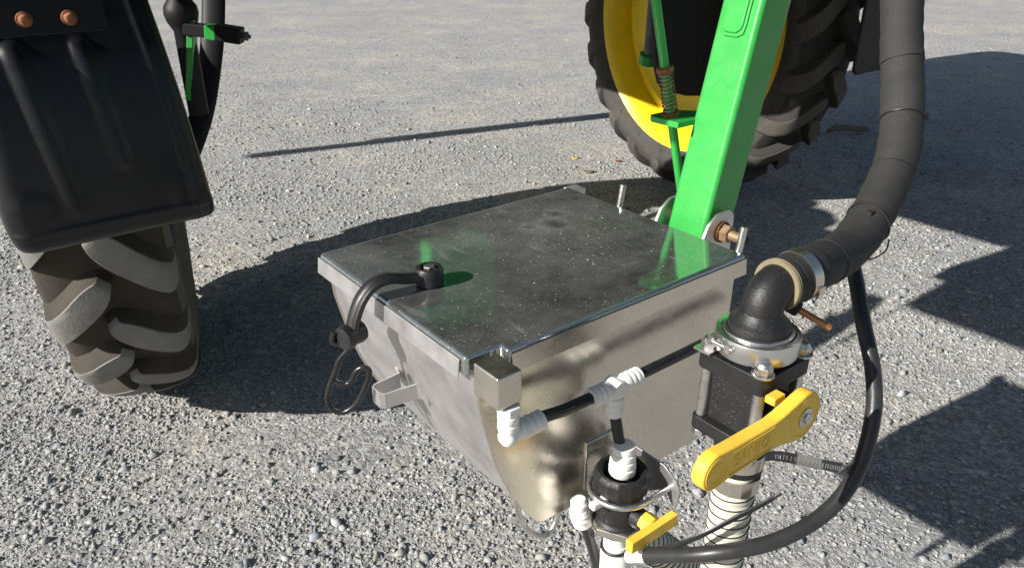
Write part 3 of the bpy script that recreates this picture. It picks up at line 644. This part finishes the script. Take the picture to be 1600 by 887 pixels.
m = MB(); m.box(V(.158 + HX, HY - .0173, hz + .0148), .075, .0012, .0012); m.box(V(.158 + HX, HY - .0173, hz - .0148), .075, .0012, .0012); part('raised_border', m, 'yel', hd)
fc = bpy.data.curves.new('raised_lettering', 'FONT'); fc.body = 'BANJO'; fc.size = .0215; fc.extrude = .0005; fc.align_x = 'CENTER'; fc.align_y = 'CENTER'; fc.resolution_u = 2
fo = bpy.data.objects.new('tmp_text', fc); COL.objects.link(fo)
dg = bpy.context.evaluated_depsgraph_get(); tm = bpy.data.meshes.new_from_object(fo.evaluated_get(dg))
m = MB(); m.add([V(.158 + HX, HY - .0172, hz) + EX * q.co.x + EZ * q.co.y - EY * q.co.z for q in tm.vertices], [tuple(p_.vertices) for p_ in tm.polygons])
bpy.data.objects.remove(fo); bpy.data.meshes.remove(tm)
part('raised_lettering', m, 'yel', hd, smooth=0)
m = MB(); m.lathe([(.0125, .017), (.0125, .0188), (.009, .0192)], V(.258 + HX, HY, hz), -EY, 28); m.hexa(V(.258 + HX, HY - .0188, hz), -EY, .0068, .005); part('handle_screw', m, 'steel', lv, smooth=22)
m = MB(); m.box(V(.236 + HX, HY + .012, hz + .021), .022, .014, .010); part('handle_stop', m, 'yel', hd, .002)
SCALE = (PV, .88)
# manifold clamp
m = MB(); m.lathe([(.043, 1.049), (.0530, 1.050), (.0542, 1.053), (.0542, 1.072), (.0530, 1.076), (.047, 1.077), (.0455, 1.073), (.040, 1.074)], LV, EZ, 56, caps=False); cl = part('flange_clamp', m, 'alu', lv)
m = MB(); m.lathe([(.0450, 1.074), (.0450, 1.080), (.0410, 1.081), (.0400, 1.074)], LV, EZ, 56, caps=False); part('clamp_lip', m, 'alu', cl)
m = MB(); c_ = LV - EX * .0555 + EY * .016 + EZ * 1.066; m.tube([c_ - EY * .02, c_ + EY * .014], .003, 12); m.hexa(c_ + EY * .012, EY, .0055, .007); m.box(c_ - EY * .012, .006, .008, .012); part('clamp_bolt', m, 'steel', cl, smooth=25)

# elbow, hose and sleeve
el = thing('pipe_elbow', 'black cast pipe elbow clamped on top of the large valve', 'pipe elbow', tuple(LV + EZ * 1.07))
m = MB(); m.lathe([(.034, 1.066), (.0395, 1.068), (.0400, 1.085), (.0385, 1.090), (.0345, 1.093), (.029, 1.100), (.0262, 1.106)], LV, EZ, 40)
ep = []
cb = Vector((.262 + .030, 1.106))
for k in range(13): a = math.radians(180 - 90 * k / 12); ep.append(V(cb.x + .030 * math.cos(a), -.190, cb.y + .028 * math.sin(a)))
ep = [V(.262, -.190, 1.090)] + ep + [V(.320, -.19, 1.134)]
m.tube(ep, [.0268] * len(ep), 28); part('elbow_body', m, 'blk', el)
SCALE = None
def Dp(x, y, d):                        # hose centre line, measured points
    p_ = math.radians(25.8); c_, s_ = math.cos(p_), math.sin(p_); a = (x - 800) / 1206.; b_ = (y - 443.5) / 1206.
    return Vector((a * d, (c_ - b_ * s_) * d, 1.5 - (s_ + b_ * c_) * d))
ho = thing('suction_hose', 'thick black sleeved hose curving up from the pipe elbow', 'hose', tuple(V(.33, -.19, 1.09)))
hpts = [V(.284, -.190, 1.122), V(.314, -.190, 1.1225), V(.350, -.189, 1.122), (.4327, .9161, 1.1085), (.4921, .9847, 1.1366), (.5421, 1.0551, 1.1937), (.5591, 1.1126, 1.2620), (.5662, 1.1652, 1.3331), (.5714, 1.2195, 1.4295), (.575, 1.31, 1.62), (.575, 1.42, 1.85)]
hs = spline(hpts, 10)
hr = []
for i in range(len(hs)):
    k = i / 10
    r = .0292 if k < 2 else lerp(.0280, .0288, min(1, (k - 2) / 3))
    hr.append(r + .0006 * math.sin(i * 2.1) + .0004 * math.sin(i * .77))
m = MB(); m.tube(hs, hr, 36); part('sleeve', m, 'wrap', ho, smooth=60)
m = MB(); tt = (hs[1] - hs[0]).normalized(); m.lathe([(.0225, -.001), (.0292, -.0015), (.0304, .0005), (.0304, .002), (.0292, .0035)], hs[0], tt, 36, caps=False); m.lathe([(.0294, .003), (.0304, .0036), (.0304, .005), (.0292, .006)], hs[0], tt, 36, caps=False); part('cut_edge', m, M['leaf'], ho)
m = MB(); tt = (hs[15] - hs[13]).normalized(); m.lathe([(.0294, -.007), (.0308, -.007), (.0308, .007), (.0294, .007)], hs[14], tt, 44, caps=False); m.box(hs[14] - EY * .030 - EZ * .008, .012, .006, .010); part('hose_clamp', m, 'ss_pol', ho)
def ring_on(i, r, rt, tiltv=None):
    tt = (hs[i + 1] - hs[i - 1]).normalized()
    if tiltv: tt = (tt + Vector(tiltv)).normalized()
    u = tt.orthogonal().normalized(); v = tt.cross(u); return [hs[i] + u * (r * math.cos(2 * PI * k / 40)) + v * (r * math.sin(2 * PI * k / 40)) for k in range(40)]
for i, tv in ((56, (.0, 0, .0)), (37, (.15, -.1, -.1))):
    m = MB(); m.tube(ring_on(i, hr[i] + .0012, .0012, tv), .0013, 6, closed=True)
    if i == 56: m.box(hs[i] + Vector((.0295, -.006, .004)), .009, .006, .008, Vector((1, 0, 0)), Vector((0, 1, 0)), EZ)
    else:
        m.box(hs[i] + Vector((-.010, -.021, .020)), .009, .007, .008); m.tube(spline([hs[i] + Vector((.026, -.015, -.018)), hs[i] + Vector((.024, -.016, -.034)), hs[i] + Vector((.012, -.014, -.046)), hs[i] + Vector((.002, -.012, -.048))], 5), .0011, 6)
    part('cable_tie', m, 'strap', ho)
for i in (24, 47, 66):
    m = MB(); m.tube(ring_on(i, hr[i] + .0002, .0008, (.12 * math.sin(i * 1.7), .06 * math.cos(i), .03)), .0007, 5, closed=True); part('sleeve_seam', m, 'chas', ho)

# copper stub below the hose end
cs = thing('copper_pipe', 'short copper pipe stub poking out below the pipe elbow', 'pipe', (.345, .793, 1.07), 0)
a_, b_ = Vector((.326, .806, 1.084)), Vector((.373, .792, 1.0600)); dr = (b_ - a_).normalized()
m = MB(); m.tube([a_, b_], .0042, 14); part('stub', m, 'copper', cs)
m = MB(); m.hexa(a_ - dr * .004, dr, .0105, .016); m.lathe([(.0085, -.012), (.0085, 0)], a_ - dr * .002, dr, 16); part('nut', m, 'blk', cs, smooth=20)
m = MB(); m.tube([a_ - dr * .012, a_ - dr * .05], .0065, 12); part('barb', m, 'blk', cs)

# ------------------------------------------------------------------ hoses below
def corrugated(th, path, r, pitch):
    P_ = [Vector(q) for q in path]; acc = [0]
    for i in range(1, len(P_)): acc.append(acc[-1] + (P_[i] - P_[i - 1]).length)
    tot = acc[-1]; n_ = int(tot / pitch * 6); pts = []; rr = []
    def at_(s):
        i = 0
        while i < len(acc) - 2 and acc[i + 1] < s: i += 1
        return P_[i].lerp(P_[i + 1], (s - acc[i]) / (acc[i + 1] - acc[i]))
    for k in range(n_ + 1):
        s = tot * k / n_; pts.append(at_(s)); ph = (s / pitch) % 1; rr.append(r - .0017 * max(0, 1 - abs(ph - .5) / .22) + .0003)
    m = MB(); m.tube(pts, rr, 36); part('hose_wall', m, 'cream', th, smooth=60)
    m = MB(); k = 0; s = pitch * .5
    hp2 = []
    nt_ = int(tot / pitch); base_t = (P_[1] - P_[0]).normalized(); u = base_t.orthogonal().normalized()
    for q in range(nt_ * 28):
        s = q / 28 * pitch; c_ = at_(min(s, tot)); t2 = (at_(min(s + .004, tot)) - at_(max(s - .004, 0))).normalized(); u = (u - t2 * u.dot(t2)).normalized(); v = t2.cross(u); a = 2 * PI * q / 28
        hp2.append(c_ + u * ((r + .0001) * math.cos(a)) + v * ((r + .0001) * math.sin(a)))
    m.tube(hp2, .0012, 6); part('spiral_rib', m, 'spiral', th)
c1_ = thing('corrugated_hose', 'upright cream corrugated hose with black rings below the large valve', 'hose', tuple(LV), group='cream corrugated hoses')
corrugated(c1_, spline([LV + EZ * .9, LV + EZ * .8, LV + EZ * .7 - EX * .002, LV + EZ * .55 - EX * .004 + EY * .01, LV + EZ * .4 + EY * .03, LV + EZ * .2 + EY * .08 + EX * .05, LV + EZ * .06 + EY * .2 + EX * .15, LV + EZ * .035 + EY * .4 + EX * .3], 10), .0262, .0145)
m = MB(); m.lathe([(.028, .890), (.0315, .890), (.0315, .910), (.028, .910)], LV, EZ, 40, caps=False); part('hose_clamp', m, 'ss_pol', c1_)
m = MB(); m.lathe([(.027, .853), (.0305, .853), (.0305, .874), (.027, .874)], LV, EZ, 14, caps=False); part('hose_clamp', m, 'ss_pol', c1_, smooth=15)
# loose end of a worm drive band
wb = spline([V(.277, -.213, .901), V(.296, -.226, .900), (.362, .724, .9155), (.386, .722, .911)], 5)
m = MB(); m.tube(wb, .0075, 4, up=EZ, rb=.0007); tail = part('band_tail', m, 'hub', c1_, smooth=0)
for k in range(4, len(wb) - 1):
    for f_ in (0, .5):
        p_ = wb[k].lerp(wb[min(k + 1, len(wb) - 1)], f_); tt = (wb[min(k + 1, len(wb) - 1)] - wb[k]).normalized(); nn = tt.cross(EZ).normalized()
        m = MB(); m.box(p_, .0011, .0022, .0066, tt, nn, EZ); part('band_slot', m, 'alu', tail, smooth=0)
c2_ = thing('corrugated_hose', 'short sloping cream corrugated hose under the small valve', 'hose', tuple(V(.25, -.055, .6)), group='cream corrugated hoses')
corrugated(c2_, spline([V(.236, -.055, .668), V(.265, -.056, .650), V(.30, -.06, .615), V(.34, -.065, .57), V(.385, -.07, .51), V(.42, -.07, .42), V(.43, -.05, .2), V(.45, .05, .05), V(.55, .3, .03)], 8), .0275, .0125)
lh = thing('loop_hose', 'thin black rubber hose looping down from the thick hose', 'hose', tuple(V(.45, -.2, .9)))
lp = [Dp(1330, 405, 1.03), Dp(1338, 440, 1.02), Dp(1350, 510, .99), Dp(1364, 580, .97), Dp(1364, 650, .955), Dp(1340, 735, .95), Dp(1290, 800, .945), Dp(1210, 845, .935), Dp(1110, 864, .945), Dp(1010, 868, 1.01)]
m = MB(); m.tube(spline(lp, 9), .0098, 18); part('hose_wall', m, 'hose', lh)
m = MB(); e_ = lp[-1]; m.tube([e_, e_ - (lp[-2] - e_).normalized() * .03], .0085, 14); part('hose_barb', m, 'white', lh)
ct = thing('cable_tie', 'black cable tie strapped round white fitting with long loose tail', 'cable tie', tuple(SV + EZ * .67), rz=AN)
m = MB(); m.tube([SV + EX * (.0205 * math.cos(2 * PI * k / 28)) + EY * (.0205 * math.sin(2 * PI * k / 28)) + EZ * (.683 + .004 * math.cos(2 * PI * k / 28)) for k in range(28)], .0024, 8, closed=True); part('tie_loop', m, 'strap', ct)
m = MB(); tl_ = spline([SV + EX * .016 - EY * .016 + EZ * .680, Dp(1030, 858, 1.0), Dp(1090, 838, .955), Dp(1150, 808, .94), Dp(1195, 785, .935), Dp(1221, 769, .93)], 6); m.tube(tl_, [.0042 * (1 if i < len(tl_) - 4 else .6) for i in range(len(tl_))], 8, up=EZ, rb=.0020); part('tie_tail', m, 'strap', ct)
m = MB(); m.box(SV + EX * .018 - EY * .017 + EZ * .678, .010, .009, .014); part('tie_head', m, 'strap', ct, .001)

# ------------------------------------------------------------------ fittings in front of the yellow wheel
gd = thing('axle_guard', 'dark axle housing plate hanging in front of the yellow rim', 'guard', (.9, 4.0, 0), 0)
GX = Vector((.86, .50, 0)).normalized(); 
m = MB(); m.prism([(-.20, .86), (-.155, .74), (-.12, .70), (.02, .66), (.16, .645), (.30, .70), (.36, .80), (.38, 1.9), (-.22, 1.9), (-.215, 1.0)], Vector((.84, 3.93, 0)), GX, EZ, .05); part('plate', m, 'chas', gd, .012, seg=3)
m = MB(); m.lathe([(.033, 0), (.033, .006)], Vector((.905, 3.93, .755)), Vector((.50, -.86, 0)), 24); part('plate_hole', m, 'gap', gd)
for px_, z_ in ((.70, .83), (1.02, .80)):
    m = MB(); m.tube([(px_, 4.05, z_), (px_ + .01, 4.07, z_ + .6)], .03, 16); part('strut', m, 'hub', gd)
    m = MB(); m.lathe([(.02, -.03), (.05, -.025), (.055, 0), (.05, .025), (.02, .03)], (px_, 4.05, z_ - .01), Vector((0, -.3, 1)), 10); part('strut_end', m, 'green', gd)
mf = thing('mud_flap', 'black mud flap hanging between yellow wheel and thick hose', 'mud flap', (1.55, 3.6, 0), 0)
m = MB(); m.prism([(0, .83), (.02, .81), (.25, .83), (.27, .85), (.27, 1.9), (0, 1.9)], Vector((1.575, 3.66, 0)), Vector((.9, .43, 0)).normalized(), EZ, .02); part('flap', m, 'fender', mf, .006)
m = MB(); m.box((1.675, 3.698, 1.30), .012, .02, .7, Vector((.9, .43, 0)).normalized(), Vector((-.43, .9, 0)).normalized(), EZ); part('flap_rib', m, 'fender', mf, .004)

# ------------------------------------------------------------------ machine body above the frame, unseen; boxes placed by the ground shadows they cast
ch = thing('sprayer_body', 'dark sprayer body with green frame standing over the wheels', 'sprayer', tuple(V(1.7, 2.0, 0)))
def vbox(name, x0, x1, y0, y1, z0, z1, mt_, bv=.02):
    m = MB(); m.box(V((x0 + x1) / 2, (y0 + y1) / 2, (z0 + z1) / 2), x1 - x0, y1 - y0, z1 - z0); return part(name, m, mt_, ch, bv, seg=3)
vbox('tank', .97, 4.4, 1.75, 4.1, 1.6, 3.1, 'chas', .15)
vbox('locker', -.30, 2.4, .31, 1.04, 1.60, 2.9, 'chas', .05)
vbox('shade_filler', .72, 4.35, 1.03, 1.745, 1.601, 2.4, 'chas', .03)  # added filler, closes the sun gap between locker and tank to shade the wheel
vbox('cross_beam', .55, .71, .91, 1.03, 1.36, 1.59, 'green', .006)
vbox('top_beam', .70, 4.3, 1.065, 1.16, 2.41, 2.55, 'green', .012)
vbox('side_rail', 1.72, 1.92, 1.125, 4.0, 1.45, 1.6, 'green', .012)
vbox('side_rail', 2.2, 2.4, 1.125, 4.0, 1.45, 1.6, 'green', .012)
vbox('axle', .35, 3.1, 2.02, 2.16, 1.3, 1.45, 'green', .012)
vbox('leg_strut', 3.1, 3.25, 2.02, 2.18, .9, 1.6, 'green', .012)

bo = thing('spray_boom', 'thin lattice spray boom casting a long shadow on the gravel', 'boom', (-4, 3.5, 0), 0)
S0, S1 = Vector((-1.72, 5.12, 0)), Vector((.75, 6.2, 0)); zz = 2.3; sh = zz / math.tan(SUN_EL)
lh_ = Vector((math.cos(SUN_AZ), math.sin(SUN_AZ), 0)); B0 = S0 - lh_ * sh + EZ * zz; B1 = S1 - lh_ * sh + EZ * zz; bd = (B1 - B0)
m = MB(); m.tube([B0, B0 + bd * 2.2], .060, 10); part('lower_chord', m, 'green', bo)
m = MB(); up_ = lambda k: B0 + bd * k + EZ * .26 * (.5 + k * .4); m.tube([up_(.2), up_(2.2)], .060, 10); part('upper_chord', m, 'green', bo)
for k in range(18):
    k0 = .2 + k * .11; m = MB(); m.tube([B0 + bd * k0, up_(k0 + .055)], .010, 8); m.tube([up_(k0 + .055), B0 + bd * (k0 + .11)], .010, 8); part('lattice_brace', m, 'green', bo)

# ------------------------------------------------------------------ small litter on the gravel
lf = thing('dry_leaf', 'curled dry leaf on shaded gravel behind the thick hose', 'leaf', (2.5, 5.70, 0), .35)
m = MB(); nL = 14
for i in range(nL + 1):
    u = i / nL
    for j in range(7):
        v = (j - 3) / 3; wd = .055 * math.sin(PI * min(1, u * .93 + .07)) ** .7
        m.v.append(Vector((2.33 + .36 * u, 5.62 + .12 * u + v * wd, .018 + .028 * v * v + .014 * math.sin(u * 5))))
for i in range(nL):
    for j in range(6): a = i * 7 + j; m.f.append((a, a + 1, a + 8, a + 7)); m.m.append(0)
part('blade', m, 'leaf', lf, smooth=60, solid=.002)
m = MB(); m.tube(spline([(2.34, 5.62, .02), (2.26, 5.60, .022), (2.18, 5.59, .012)], 4), .004, 6); part('stalk', m, 'leaf', lf)
for lab, x_, y_, sz, mt_ in (('small fallen yellow leaf left of the yellow rimmed wheel', .42, 5.02, .028, 'yel_rim'), ('small fallen brown leaf beside the yellow leaf', .70, 4.95, .030, 'rust'), ('small fallen tan leaf lying nearest the box shadow', .48, 4.72, .045, 'leaf')):
    m = MB(); n0 = 9
    for k in range(n0): a = 2 * PI * k / n0; m.v.append(Vector((x_ + sz * math.cos(a) * (1 + .25 * math.sin(3 * a)), y_ + sz * .6 * math.sin(a), .012 + .006 * math.cos(2 * a))))
    m.v.append(Vector((x_, y_, .006)))
    for k in range(n0): m.f.append((k, (k + 1) % n0, n0)); m.m.append(0)
    o = part('fallen_leaf', m, mt_, None, smooth=60, solid=.0015); tag(o, lab, 'leaf', 'small leaves on the gravel')
for o in bpy.data.objects:
    if '_m' in o.keys(): del o['_m']
